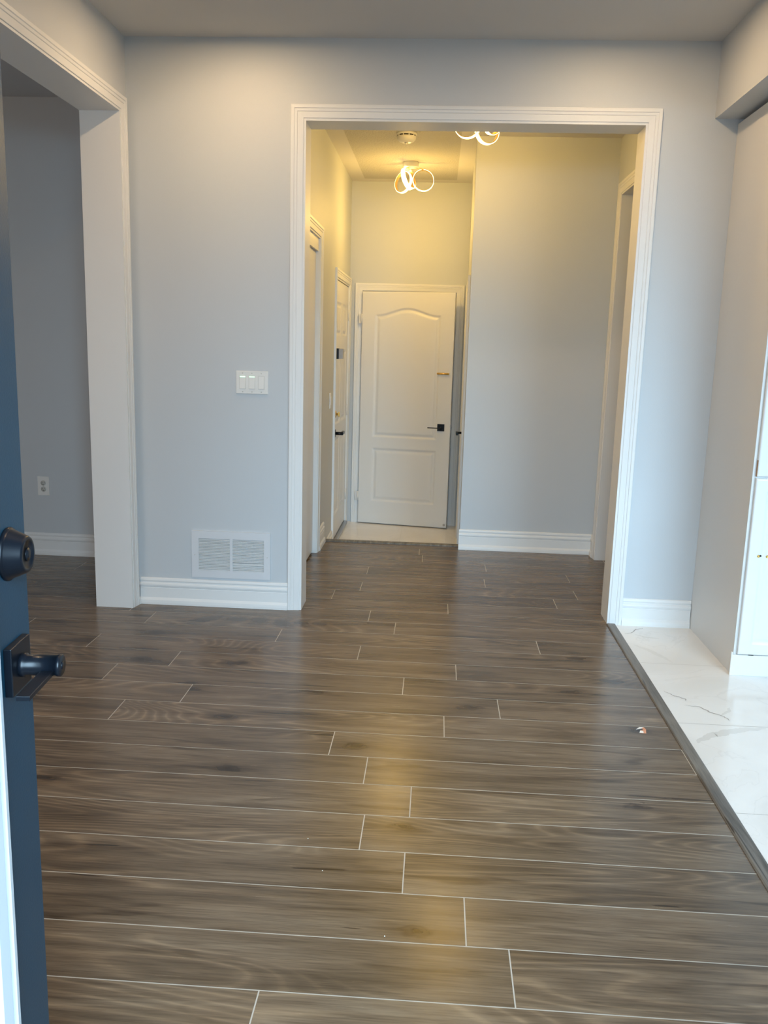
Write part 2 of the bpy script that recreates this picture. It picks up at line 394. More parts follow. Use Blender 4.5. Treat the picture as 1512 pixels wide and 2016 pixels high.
DY0, DY1, DZ = 7.150, 8.165, 2.035    # side door opening in the lower part
bm = bmesh.new()
T = -0.96
box(bm, T, XH, YB2, CY0, 0, 3.0); box(bm, T, XH, CY0, CY1, CZ, 3.0); box(bm, T, XH, CY1, DY0, ZV, 3.0)
box(bm, T, XH, DY0, DY1, DZ, 3.0); box(bm, T, XH, DY1, 8.25, ZV, 3.0)
box(bm, -1.55, -1.45, YB2, 6.4, 0, 3.0); box(bm, -1.55, T, 6.3, 6.4, 0, 3.0)   # inside of the closet
box(bm, -1.25, -1.15, 6.9, 8.4, ZV, 3.0)
tag(mesh_obj('wall_hall_left', bm, M['wall']), 'warmly lit left hall wall with closet and steel door', 'wall', kind='structure')
bm = bmesh.new()
YE = 8.25; EX0, EX1, EZ = -0.722, 0.150, 1.998   # end door opening
box(bm, T, EX0, YE, YE+0.12, ZV, 3.0); box(bm, EX1, 0.36, YE, YE+0.12, ZV, 3.0); box(bm, EX0, EX1, YE, YE+0.12, EZ, 3.0)
box(bm, T, 0.36, 9.2, 9.3, ZV, 3.0); box(bm, T, -0.90, YE+.12, 9.2, ZV, 3.0); box(bm, 0.32, 0.4, YE+.12, 9.2, ZV, 3.0); box(bm, T, 0.4, YE+.12, 9.3, 2.6, 2.7)
tag(mesh_obj('wall_hall_end', bm, M['wall']), 'yellow-lit end wall above the arched-panel door', 'wall', kind='structure')
bm = bmesh.new()   # facing wall and the slightly splayed wall of the landing
RD0, RD1, RDZ = 6.74, 7.66, 1.965
def xr(y): return 0.212 + (y-6.46)*0.0165
def wslab(y0, y1, z0, z1):
    vs = [(xr(y0), y0), (xr(y1), y1), (0.34, y1), (0.34, y0)]
    lo = [bm.verts.new((x, y, z0)) for x, y in vs]; hi = [bm.verts.new((x, y, z1)) for x, y in vs]
    bm.faces.new(lo[::-1]); bm.faces.new(hi)
    for i in range(4): bm.faces.new((lo[i], lo[(i+1) % 4], hi[(i+1) % 4], hi[i]))
wslab(6.60, RD0, ZV, 3.0); wslab(RD0, RD1, RDZ, 3.0); wslab(RD1, 8.25, ZV, 3.0)
box(bm, 0.212, 1.32, 6.48, 6.60, ZV, 3.0)
tag(mesh_obj('wall_hall_facing', bm, M['wall']), 'plain grey hall wall right of the arched-panel door', 'wall', kind='structure')
bm = bmesh.new()   # hall right wall with an open doorway
QX = 1.205; QY0, QY1, QZ = 5.30, 6.310, 2.565
box(bm, QX, QX+0.13, YB2, QY0, 0, 3.0); box(bm, QX, QX+0.13, QY0, QY1, QZ, 3.0); box(bm, QX, QX+0.13, QY1, 6.48, 0, 3.0)
box(bm, 2.45, 2.55, YB2, 6.6, 0, 3.0); box(bm, QX+0.13, 2.5, 6.48, 6.60, 0, 3.0)
tag(mesh_obj('wall_hall_right', bm, M['wall']), 'shaded right hall wall with an open doorway', 'wall', kind='structure')

# ------------------------------------------------------------------ structure: ceilings
bm = bmesh.new(); box(bm, -1.9, 4.3, 0.0, YB+0.1, ZC, ZC+0.08)
tag(mesh_obj('ceiling', bm, M['ceil']), 'smooth white ceiling of the front room', 'ceiling', kind='structure')
bm = bmesh.new(); box(bm, -5.5, XL2+0.1, 0.0, 5.95, 2.995, 3.09)
tag(mesh_obj('ceiling_side_room', bm, M['ceil']), 'dim ceiling of the room through the left opening', 'ceiling', kind='structure')
bm = bmesh.new()
def cq(x0, x1, y0, y1, mi): quad(bm, [(x0, y0, ZH), (x1, y0, ZH), (x1, y1, ZH), (x0, y1, ZH)], mi)
bx = 0.125
cq(XH, XH+bx, 4.9, 8.25, 0); cq(XH+bx, xr(7.4)-bx, 8.25-bx, 8.25, 0); cq(xr(7.4)-bx, 0.30, 6.48, 8.25, 0)
cq(XH+bx, xr(7.4)-bx, 4.9, 8.25-bx, 1); cq(xr(7.4)-bx, 1.25, 4.9, 6.48-bx, 1); cq(xr(7.4)-bx, 1.25, 6.48-bx, 6.48, 0)
box(bm, -1.5, 2.6, 4.9, 9.3, ZH+0.004, ZH+0.06)
tag(mesh_obj('ceiling_hall', bm, [M['ceil'], M['popcorn']]), 'stippled hall ceiling with a smooth border band', 'ceiling', kind='structure')

# ------------------------------------------------------------------ structure: trims and baseboards
bm = bmesh.new()
casing(bm, (OX0, YB), (OX1, YB), 0, OZ, (0, -1), 0.066)
box(bm, OX0-0.001, OX0+0.012, YB-0.006, YB2+0.006, 0, OZ-0.012); box(bm, OX1-0.012, OX1+0.001, YB-0.006, YB2+0.006, 0, OZ-0.012)
box(bm, OX0, OX1, YB-0.006, YB2+0.006, OZ-0.012, OZ+0.001)
casing(bm, (OX0, YB2), (OX1, YB2), 0, OZ, (0, 1), 0.066)
tag(mesh_obj('trim_1', bm, M['trim']), 'white moulded casing around the wide hall opening', 'casing', kind='structure')
bm = bmesh.new()
casing(bm, (XL, LY1), (XL, LYN), 0, LZ, (1, 0), 0.068)
box(bm, XL2-0.006, XL+0.006, LY1-0.012, LY1+0.001, 0, LZ-0.012); box(bm, XL2-0.006, XL+0.006, LYN, LY1, LZ-0.012, LZ+0.001); box(bm, XL2-0.006, XL+0.006, LYN-0.001, LYN+0.012, 0, LZ-0.012)
casing(bm, (XL2, LY1), (XL2, LYN), 0, LZ, (-1, 0), 0.068)
tag(mesh_obj('trim_2', bm, M['trim']), 'white casing and deep jamb of the left side-room opening', 'casing', kind='structure')
bm = bmesh.new()
casing(bm, (XH, CY0), (XH, CY1), 0, CZ, (1, 0), 0.070)
box(bm, T, XH+0.004, CY1-0.010, CY1+0.001, 0, CZ-0.010); box(bm, T, XH+0.004, CY0, CY1, CZ-0.010, CZ+0.001); box(bm, T, XH+0.004, CY0-0.001, CY0+0.010, 0, CZ-0.010)
box(bm, XH-0.022, XH-0.008, CY0, CY1-0.010, CZ-0.095, CZ-0.010)
tag(mesh_obj('trim_3', bm, M['trim']), 'white casing and track fascia of the hall closet', 'casing', kind='structure')
bm = bmesh.new()
casing(bm, (XH, DY0), (XH, DY1), ZV, DZ, (1, 0), 0.066)
box(bm, T, XH+0.004, DY0-0.001, DY0+0.014, ZV, DZ-0.014); box(bm, T, XH+0.004, DY1-0.014, DY1+0.001, ZV, DZ-0.014); box(bm, T, XH+0.004, DY0, DY1, DZ-0.014, DZ+0.001)
tag(mesh_obj('trim_4', bm, M['trim']), 'white casing around the panelled door on the left of the landing', 'casing', kind='structure')
bm = bmesh.new()
casing(bm, (EX0, YE), (EX1, YE), ZV, EZ, (0, -1), 0.066)
box(bm, EX0-0.001, EX0+0.004, YE-0.004, YE+.12, ZV, EZ-0.004); box(bm, EX1-0.004, EX1+0.001, YE-0.004, YE+.12, ZV, EZ-0.004); box(bm, EX0, EX1, YE-0.004, YE+.12, EZ-0.004, EZ+0.001)
box(bm, EX1-0.016, EX1-0.003, YE+0.04, YE+0.075, ZV, EZ)
tag(mesh_obj('trim_5', bm, M['trim']), 'white moulded casing around the arched-panel hall door', 'casing', kind='structure')
bm = bmesh.new()
casing(bm, (xr(RD0), RD0), (xr(RD1), RD1), ZV, RDZ, (-1, 0), 0.066)
tag(mesh_obj('trim_6', bm, M['trim']), 'white casing seen edge-on right of the arched-panel door', 'casing', kind='structure')
bm = bmesh.new()
casing(bm, (QX, QY0), (QX, QY1), 0, QZ, (-1, 0), 0.072)
box(bm, QX-0.006, QX+0.136, QY1-0.012, QY1+0.001, 0, QZ-0.012); box(bm, QX-0.006, QX+0.136, QY0-0.001, QY0+0.012, 0, QZ-0.012); box(bm, QX-0.006, QX+0.136, QY0, QY1, QZ-0.012, QZ+0.001)
tag(mesh_obj('trim_7', bm, M['trim']), 'white casing of the doorway on the right of the hall', 'casing', kind='structure')

def strip_mesh(bm, pts):  # helper to colour wood faces
    lay = bm.loops.layers.float_color.new('plank')
    for f in bm.faces:
        for l in f.loops: l[lay] = (0.5, 0.3, 0.7, 1)
bm = bmesh.new()
up = V((0, 0, 1)); ax = V((1, 0, 0))
prof = [(0, -0.001), (0, 0.003), (0.004, 0.0075), (0.010, 0.0085), (0.040, 0.0085), (0.046, 0.0075), (0.050, 0.003), (0.050, -0.001)]
sweep(bm, prof, [(V((XT0, 0.20, 0)), ax, up), (V((XT0, 4.752, 0)), ax, up)])
strip_mesh(bm, None)
tag(mesh_obj('trim_8', bm, M['strip']), 'grey-brown transition strip between plank floor and cream tile', 'strip', kind='structure')
bm = bmesh.new(); ay = V((0, 1, 0))
prof = [(0, -0.001), (0, 0.006), (0.006, 0.011), (0.050, 0.011), (0.058, 0.008), (0.062, 0.0), (0.062, -0.02)]
sweep(bm, prof, [(V((XH+0.016, 6.550, 0)), ay, up), (V((0.214, 6.550, 0)), ay, up)])
strip_mesh(bm, None)
tag(mesh_obj('trim_9', bm, M['strip']), 'brown stair nosing where plank floor drops to the tiled landing', 'strip', kind='structure')

bm = bmesh.new(); baseboard(bm, (-1.662, YB), (OX0-0.066, YB), (0, -1)); baseboard(bm, (OX1+0.066, YB), (1.455, YB), (0, -1))
baseboard(bm, (XL, 4.742), (XL, YB), (1, 0))
tag(mesh_obj('baseboard_back', bm, M['trim']), 'tall white stepped baseboard under the vent and beside the pantry', 'baseboard', kind='structure')
bm = bmesh.new(); baseboard(bm, (-5.4, 5.79), (XL2, 5.79), (0, -1))
tag(mesh_obj('baseboard_side_room', bm, M['trim']), 'white baseboard in the dim room on the left', 'baseboard', kind='structure')
bm = bmesh.new(); baseboard(bm, (XH, CY1+0.070), (XH, 6.545), (1, 0)); baseboard(bm, (XH, 6.60), (XH, DY0-0.066), (1, 0), ZV)
tag(mesh_obj('baseboard_hall_left', bm, M['trim']), 'short white baseboard between closet and landing', 'baseboard', kind='structure')
bm = bmesh.new(); baseboard(bm, (0.205, 6.48), (QX, 6.48), (0, -1)); baseboard(bm, (QX, QY1+0.072), (QX, 6.48), (-1, 0))
tag(mesh_obj('baseboard_hall_facing', bm, M['trim']), 'white stepped baseboard along the plain hall wall', 'baseboard', kind='structure')

# ------------------------------------------------------------------ panelled slabs
def sstep(t): t = max(0.0, min(1.0, t)); return t*t*(3-2*t)
def rect_panel(u0, u1, z0, z1):
    return lambda u, z: min(u-u0, u1-u, z-z0, z1-z)
def arch_panel(u0, u1, z0, zs, zc):
    uc, hw = (u0+u1)/2, (u1-u0)/2
    def f(u, z):
        t = max(-1.0, min(1.0, (u-uc)/hw)); top = zs+(zc-zs)*(0.5+0.5*math.cos(PI*min(1.0, abs(t)*1.08)))
        return min(u-u0, u1-u, z-z0, (top-z)*0.97)
    return f
def moulding(d, deep=0.011, a=0.017, b=0.019, c=0.048, field=-0.001):
    if d <= 0: return 0.0
    if d < a: return -deep*sstep(d/a)
    if d < b: return -deep
    if d < c: return -deep+(deep+field)*sstep((d-b)/(c-b))
    return field
def panel_slab(name, w, h, t, panels, mat, parent, res=0.006, z0=0.0, prof=moulding, edge=0.002, mirror_back=False):
    """front face at local y=0 facing -y, local x from 0 to w, slab to y=t"""
    bm = bmesh.new()
    nx, nz = int(round(w/res)), int(round(h/res))
    def hy(u, z):
        d = max((p(u, z) for p in panels), default=-1)
        e = min(u, w-u, z, h-z)
        r = edge*(1-max(0.0, min(1.0, e/edge)))**2 if edge else 0
        return -prof(d)+r
    us = [0, edge*0.4]+[w*i/nx for i in range(1, nx)]+[w-edge*0.4, w]
    zs = [0, edge*0.4]+[h*i/nz for i in range(1, nz)]+[h-edge*0.4, h]
    g = [[bm.verts.new((u, hy(u, z), z0+z)) for z in zs] for u in us]
    for i in range(len(us)-1):
        for j in range(len(zs)-1):
            bm.faces.new((g[i][j], g[i+1][j], g[i+1][j+1], g[i][j+1])).smooth = True
    bmesh.ops.dissolve_limit(bm, angle_limit=0.0005, verts=bm.verts, edges=bm.edges)
    b = [bm.verts.new(p) for p in ((0, t, z0), (w, t, z0), (w, t, z0+h), (0, t, z0+h))]
    bm.faces.new((b[1], b[0], b[3], b[2]))
    f4 = [bm.verts.new(p) for p in ((0, edge, z0), (w, edge, z0), (w, edge, z0+h), (0, edge, z0+h))]
    for i in range(4): bm.faces.new((f4[i], b[i], b[(i+1) % 4], f4[(i+1) % 4]))
    return mesh_obj(name, bm, mat, parent)

RX90 = Matrix.Rotation(math.radians(90), 4, 'X')     # local z -> -y (out of a door front)

# ------------------------------------------------------------------ door_2: arched two-panel hall door, ajar
W2, H2 = 0.862, 2.160
ang = math.radians(-9.3)
d2 = empty('door_2', (-0.718, 8.205, -0.172), ang)
tag(d2, 'white arched two-panel door standing ajar at the hall end', 'door', kind='structure')
mg = 0.126
panel_slab('slab', W2, H2, 0.035, [arch_panel(mg, W2-mg, 0.828, H2-0.203, H2-0.140), rect_panel(mg, W2-mg, 0.215, 0.725)], M['door'], d2, res=0.0065)
hd = empty('handle', (0, 0, 0)); hd.parent = d2; hd['label'] = 'black square-rose lever handle'
bm = bmesh.new(); box(bm, 0.775-0.033, 0.775+0.033, -0.009, 0, 0.945-0.033, 0.945+0.033, 0.002); mesh_obj('rose', bm, M['black'], hd)
bm = bmesh.new(); lathe(bm, [(0, 0), (0.010, 0), (0.010, 0.045), (0, 0.045)], 20, Matrix.Translation((0.775, -0.008, 0.942)) @ RX90)
box(bm, 0.775-0.118, 0.785, -0.055, -0.043, 0.942-0.004, 0.942+0.005, 0.002); mesh_obj('lever', bm, M['black'], hd)
bm = bmesh.new(); box(bm, W2-0.143, W2-0.028, -0.010, 0, 1.437-0.009, 1.437+0.009, 0.002)
lathe(bm, [(0, 0), (0.006, 0), (0.006, 0.105), (0, 0.105)], 16, Matrix.Translation((W2-0.138, -0.013, 1.437)) @ Matrix.Rotation(math.radians(90), 4, 'Y'))
o = mesh_obj('slide_bolt', bm, M['brass'], d2); o['label'] = 'small brass slide bolt'
for i, z in enumerate((H2-0.245, 0.255)):
    bm = bmesh.new(); lathe(bm, [(0, 0), (0.008, 0), (0.008, 0.085), (0, 0.085)], 14, Matrix.Translation((-0.004, -0.004, z-0.042)))
    box(bm, -0.03, 0.0, -0.002, 0.003, z-0.042, z+0.042); mesh_obj('hinge', bm, M['door'], d2)
bm = bmesh.new(); lathe(bm, [(0, 0), (0.011, 0), (0.011, 0.006), (0.007, 0.010), (0, 0.010)], 20, Matrix.Translation((W2-0.022, 0, 0.030)) @ RX90)
o = mesh_obj('bumper', bm, M['steel'], d2); o['label'] = 'small round metal fitting at the bottom corner'
bm = bmesh.new(); box(bm, W2-0.0005, W2+0.0015, 0.006, 0.029, 0.915, 0.973); box(bm, W2, W2+0.009, 0.012, 0.024, 0.935, 0.955, 0.002)
o = mesh_obj('latch', bm, M['steel'], d2)

# ------------------------------------------------------------------ door_3: six-panel door on the left of the landing
W3, H3 = DY1-DY0-0.034, DZ-ZV-0.055
d3 = empty('door_3', (XH-0.002, DY0+0.017, ZV+0.036), math.radians(90))
tag(d3, 'white six-panel door closed in the left wall by the landing', 'door', kind='structure')
c0, c1 = 0.115, 0.055
ps = []
for (z0_, z1_) in ((H3-0.44, H3-0.17), (0.98, H3-0.56), (0.20, 0.86)):
    ps += [rect_panel(c0, W3/2-c1, z0_, z1_), rect_panel(W3/2+c1, W3-c0, z0_, z1_)]
panel_slab('slab', W3, H3, 0.040, ps, M['door'], d3, res=0.0085)
bm = bmesh.new(); box(bm, 0.0, W3, -0.03, 0.09, -0.034, -0.006, 0.004); o = mesh_obj('threshold', bm, M['steel'], d3); o['label'] = 'grey metal threshold'
bm = bmesh.new(); box(bm, 0.052, 0.125, -0.060, -0.025, 1.530, 1.612, 0.003); o = mesh_obj('chime_box', bm, M['greyplastic'], d3); o['label'] = 'small grey box fixed to the door'
bm = bmesh.new(); box(bm, 0.050, 0.128, -0.025, 0, 1.528, 1.614, 0.002); mesh_obj('mount', bm, M['black'], d3)
dbx = 0.075
bm = bmesh.new(); lathe(bm, [(0, 0), (0.030, 0), (0.030, 0.006), (0.024, 0.012), (0.010, 0.012), (0.010, 0.026), (0, 0.026)], 28, Matrix.Translation((dbx, 0, 1.075)) @ RX90)
box(bm, dbx-0.006, dbx+0.006, -0.040, -0.024, 1.056, 1.094, 0.003); o = mesh_obj('deadbolt', bm, M['brass'], d3); o['label'] = 'brass deadbolt thumb turn'
hd = empty('handle'); hd.parent = d3; hd['label'] = 'black lever handle'
bm = bmesh.new(); lathe(bm, [(0, 0), (0.033, 0), (0.033, 0.008), (0, 0.008)], 28, Matrix.Translation((dbx, 0, 0.915)) @ RX90); mesh_obj('rose', bm, M['black'], hd)
bm = bmesh.new(); lathe(bm, [(0, 0), (0.014, 0), (0.014, 0.060), (0, 0.060)], 20, Matrix.Translation((dbx, -0.007, 0.915)) @ RX90)
box(bm, dbx-0.012, dbx+0.115, -0.072, -0.050, 0.903, 0.928, 0.004); mesh_obj('lever', bm, M['black'], hd)
for z in (H3-0.25, 1.05, 0.25):
    bm = bmesh.new(); lathe(bm, [(0, 0), (0.008, 0), (0.008, 0.1), (0, 0.1)], 14, Matrix.Translation((W3+0.004, -0.005, z-0.05))); mesh_obj('hinge', bm, M['door'], d3)

# ------------------------------------------------------------------ door_4: door in the right wall of the landing, seen edge-on
W4 = RD1-RD0-0.01
d4 = empty('door_4', (xr(RD1-0.005)+0.010, RD1-0.005, ZV+0.015), math.radians(-90+0.95))
tag(d4, 'white door seen edge-on in the wall right of the arched-panel door', 'door', kind='structure')
panel_slab('slab', W4, RDZ-ZV-0.02, 0.035, [rect_panel(0.12, W4-0.12, 0.85, 1.85), rect_panel(0.12, W4-0.12, 0.22, 0.70)], M['door'], d4, res=0.012)
hd = empty('handle'); hd.parent = d4; hd['label'] = 'black lever handle'
bm = bmesh.new(); box(bm, 0.030, 0.094, -0.009, 0, 0.91, 0.975, 0.002); mesh_obj('rose', bm, M['black'], hd)
bm = bmesh.new(); lathe(bm, [(0, 0), (0.010, 0), (0.010, 0.050), (0, 0.050)], 20, Matrix.Translation((0.062, -0.008, 0.942)) @ RX90)
box(bm, 0.052, 0.165, -0.070, -0.050, 0.929, 0.955, 0.003); mesh_obj('lever', bm, M['black'], hd)
for z in (1.86, 0.28):
    bm = bmesh.new(); lathe(bm, [(0, 0), (0.008, 0), (0.008, 0.09), (0, 0.09)], 14, Matrix.Translation((W4+0.002, -0.014, z-0.045))); mesh_obj('hinge', bm, M['steel'], d4)

# ------------------------------------------------------------------ door_5: sliding closet panel
d5 = empty('door_5', (-0.866, CY0+0.012, 0.014), math.radians(90))
tag(d5, 'plain white sliding closet door at the left edge of the hall', 'door', kind='structure')
bm = bmesh.new(); box(bm, 0, CY1-CY0-0.024, 0, 0.030, 0, CZ-0.06, 0.002); mesh_obj('slab', bm, M['door'], d5)

# ------------------------------------------------------------------ door_1: navy front door standing open at the left
A1 = math.radians(5.5); W1, H1 = 0.91, 2.09
ex, ey = -0.574, 1.170
dxv = (-math.sin(A1), math.cos(A1))
d1 = empty('door_1', (ex-W1*dxv[0], ey-W1*dxv[1], 0.012), math.radians(90)+A1)
tag(d1, 'navy blue front door swung open at the left edge', 'door', kind='structure')
bm = bmesh.new(); box(bm, 0, 0.13, 0, 0.045, 0, H1); box(bm, W1-0.128, W1, 0, 0.045, 0, H1); box(bm, 0.13, W1-0.128, 0, 0.045, 0, 0.24); box(bm, 0.13, W1-0.128, 0, 0.045, H1-0.16, H1)
bmesh.ops.remove_doubles(bm, verts=bm.verts, dist=1e-5)
mesh_obj('slab', bm, M['navy'], d1)
# glazed insert: white moulded frame and frosted pane, both faces
bm = bmesh.new()
iu0, iu1, iz0, iz1 = 0.130, W1-0.130, 0.24, H1-0.16
prof = [(0, -0.0), (0, 0.009), (0.002, 0.011), (0.010, 0.011), (0.013, 0.006), (0.024, 0.006), (0.028, 0.012), (0.050, 0.009), (0.056, -0.006), (0.056, -0.022), (0, -0.022)]
ctr = [(iu0, iz0, 1, 1), (iu1, iz0, -1, 1), (iu1, iz1, -1, -1), (iu0, iz1, 1, -1)]
sweep(bm, prof, [(V((u, 0, z)), V((a, 0, b)), V((0, -1, 0))) for u, z, a, b in ctr], closed=True)
sweep(bm, prof, [(V((u, 0.045, z)), V((a, 0, b)), V((0, 1, 0))) for u, z, a, b in ctr], closed=True)
ins = mesh_obj('insert_frame', bm, M['dwhite'], d1); ins['label'] = 'white moulded frame of the door glass'
bm = bmesh.new(); box(bm, iu0+0.05, iu1-0.05, 0.018, 0.027, iz0+0.05, iz1-0.05); mesh_obj('pane', bm, M['glass'], ins)
# deadbolt
us = W1-0.062
bm = bmesh.new(); lathe(bm, [(0, 0), (0.0365, 0), (0.0365, 0.003), (0.034, 0.0055), (0.0335, 0.006), (0.0255, 0.025), (0.0235, 0.0272), (0.019, 0.0272), (0.0185, 0.026), (0, 0.026)], 40, Matrix.Translation((us, 0, 1.199)) @ RX90)
db = mesh_obj('deadbolt', bm, M['black'], d1); db['label'] = 'black tapered deadbolt cylinder'
bm = bmesh.new(); lathe(bm, [(0, 0), (0.009, 0), (0.009, 0.0012), (0, 0.0012)], 24, Matrix.Translation((us, -0.026, 1.199)) @ RX90)
box(bm, us-0.001, us+0.001, -0.0278, -0.026, 1.195, 1.204); mesh_obj('keyway', bm, M['black'], db)
# lever set
hd = empty('handle'); hd.parent = d1; hd['label'] = 'black lever handle on a square plate'
zl = 1.042
bm = bmesh.new(); box(bm, us-0.035, us+0.033, -0.011, 0, zl-0.034, zl+0.034, 0.0012); mesh_obj('plate', bm, M['black'], hd)
bm = bmesh.new()
lathe(bm, [(0, 0), (0.0165, 0), (0.0165, 0.007), (0.0142, 0.009), (0.0142, 0.030), (0.0142, 0.050), (0.0152, 0.050), (0.0152, 0.055), (0.0140, 0.056), (0, 0.056)], 36, Matrix.Translation((us, -0.010, zl)) @ RX90)
mesh_obj('neck', bm, M['black'], hd)
bm = bmesh.new(); box(bm, us-0.102, us, -0.058, -0.040, zl-0.010, zl-0.003, 0.001); mesh_obj('lever', bm, M['black'], hd)
bm = bmesh.new(); lathe(bm, [(0, 0), (0.0055, 0), (0.0055, 0.0015), (0, 0.0015)], 20, Matrix.Translation((us, -0.0655, zl)) @ RX90); mesh_obj('lock_button', bm, M['black'], hd)
for z in (0.25, 1.05, 1.85):
    bm = bmesh.new(); lathe(bm, [(0, 0), (0.008, 0), (0.008, 0.1), (0, 0.1)], 14, Matrix.Translation((-0.006, 0.05, z-0.05))); mesh_obj('hinge', bm, M['black'], d1)

# ------------------------------------------------------------------ pantry cabinet
FY = 4.055   # front of carcass
pc = empty('pantry_cabinet', (1.458, FY, 0))
tag(pc, 'tall white pantry cabinet standing on cream tile at the right edge', 'cabinet')
CW, CD, CH = 0.78, YB-FY-0.002, 2.645
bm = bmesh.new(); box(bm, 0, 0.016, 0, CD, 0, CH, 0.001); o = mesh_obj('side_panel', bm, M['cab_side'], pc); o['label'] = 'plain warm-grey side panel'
bm = bmesh.new(); box(bm, 0.016, CW, 0.001, CD, 0.105, CH); mesh_obj('carcass', bm, M['cab'], pc)
bm = bmesh.new(); box(bm, -0.012, CW, -0.012, -0.001, 0, 0.103, 0.0015)
quad(bm, [(-0.012, -0.012, 0.103), (-0.012, -0.001, 0.103), (-0.010, -0.001, 0.117), (-0.010, -0.012, 0.117)]); box(bm, -0.012, -0.006, -0.012, -0.002, 0.10, 0.116, 0.001)
o = mesh_obj('toe_kick', bm, M['cab'], pc)
DWd = 0.37
def cab_prof(d): return moulding(d, 0.006, 0.008, 0.011, 0.030, -0.0005)
def cab_door(x, z, h, lower):
    g = empty('door'); g.parent = pc; g.location = (x, -0.021, z)
    panel_slab('panel', DWd, h, 0.019, [rect_panel(0.055, DWd-0.055, 0.055, h-0.055)], M['cab'], g, res=0.006, prof=cab_prof, edge=0.005)
    return g
for i in range(2):
    x = 0.014+i*(DWd+0.004)
    g = cab_door(x, 0.108, 0.846, True)
    hx = (0.045, 0.085) if i == 0 else (DWd-0.085, DWd-0.045)
    for hx_ in hx:
        bm = bmesh.new(); lathe(bm, [(0, 0), (0.0062, 0), (0.0068, 0.0015), (0.0055, 0.004), (0.0022, 0.004), (0.0022, 0.002), (0, 0.002)], 20, Matrix.Translation((hx_, 0, 0.482)) @ RX90)
        o = mesh_obj('screw', bm, M['brass'], g); o['label'] = 'small brass screw'
        bm = bmesh.new(); lathe(bm, [(0, 0), (0.0045, 0), (0.0045, 0.0022), (0, 0.0022)], 16, Matrix.Translation((hx_+0.009, 0, 0.484)) @ RX90)
        mesh_obj('screw_hole', bm, M['dark'], g)
    g2 = cab_door(x, 0.961, 1.665, False)
    if i == 0:
        bm = bmesh.new(); box(bm, -0.0006, 0.003, 0.004, 0.0185, 0.0, 0.075); o = mesh_obj('chipped_edge', bm, M['particle'], g2); o['label'] = 'chipped edge showing brown particleboard'
    bm = bmesh.new(); box(bm, 0.052, 0.075, 0.004, 0.018, -0.004, 0.0, 0.001); mesh_obj('bumper', bm, M['dark'], g)

# ------------------------------------------------------------------ wall fittings
YW = YB
# return air vent
vt = empty('air_vent', (-1.135, YW, 0.170)); tag(vt, 'white louvered return-air vent low on the grey wall', 'vent')
vx0, vx1, vh = -0.226, 0.226, 0.272
fx = [(vx0+0.040, -0.006), (0.009, vx1-0.036)]; fz0, fz1 = 0.042, 0.228
bm = bmesh.new()
th = 0.010
def frame_box(x0, x1, z0, z1): box(bm, x0, x1, -th, 0, z0, z1)
frame_box(vx0, fx[0][0], 0, vh); frame_box(fx[1][1], vx1, 0, vh); frame_box(fx[0][0], fx[1][1], 0, fz0); frame_box(fx[0][0], fx[1][1], fz1, vh); frame_box(fx[0][1], fx[1][0], fz0, fz1)
bmesh.ops.remove_doubles(bm, verts=bm.verts, dist=1e-5)
mesh_obj('frame', bm, M['louver'], vt)
for gi, (a, b) in enumerate(fx):
    bm = bmesh.new(); n = 21
    for k in range(n):
        z = fz0+(k+0.5)*(fz1-fz0)/n
        if gi == 1 and k == 5: z -= 0.0022
        pts = [(-0.0105, z-0.0034), (-0.0098, z-0.0042), (-0.0005, z-0.0002), (-0.0012, z+0.0006)]
        va = [bm.verts.new((a, y, zz)) for y, zz in pts]; vb = [bm.verts.new((b, y, zz)) for y, zz in pts]
        bm.faces.new(va); bm.faces.new(vb[::-1])
        for i in range(4): bm.faces.new((va[i], va[(i+1) % 4], vb[(i+1) % 4], vb[i]))
    quad(bm, [(a, -0.0002, fz0), (b, -0.0002, fz0), (b, -0.0002, fz1), (a, -0.0002, fz1)], 1)
    mesh_obj('grille', bm, [M['slat'], M['duct']], vt)
for sx_ in (vx0+0.018, vx1-0.018):
    bm = bmesh.new(); lathe(bm, [(0, 0), (0.0035, 0), (0.003, 0.0015), (0, 0.002)], 16, Matrix.Translation((sx_, -th, vh/2-0.005)) @ RX90); mesh_obj('screw', bm, M['plastic_shade'], vt)

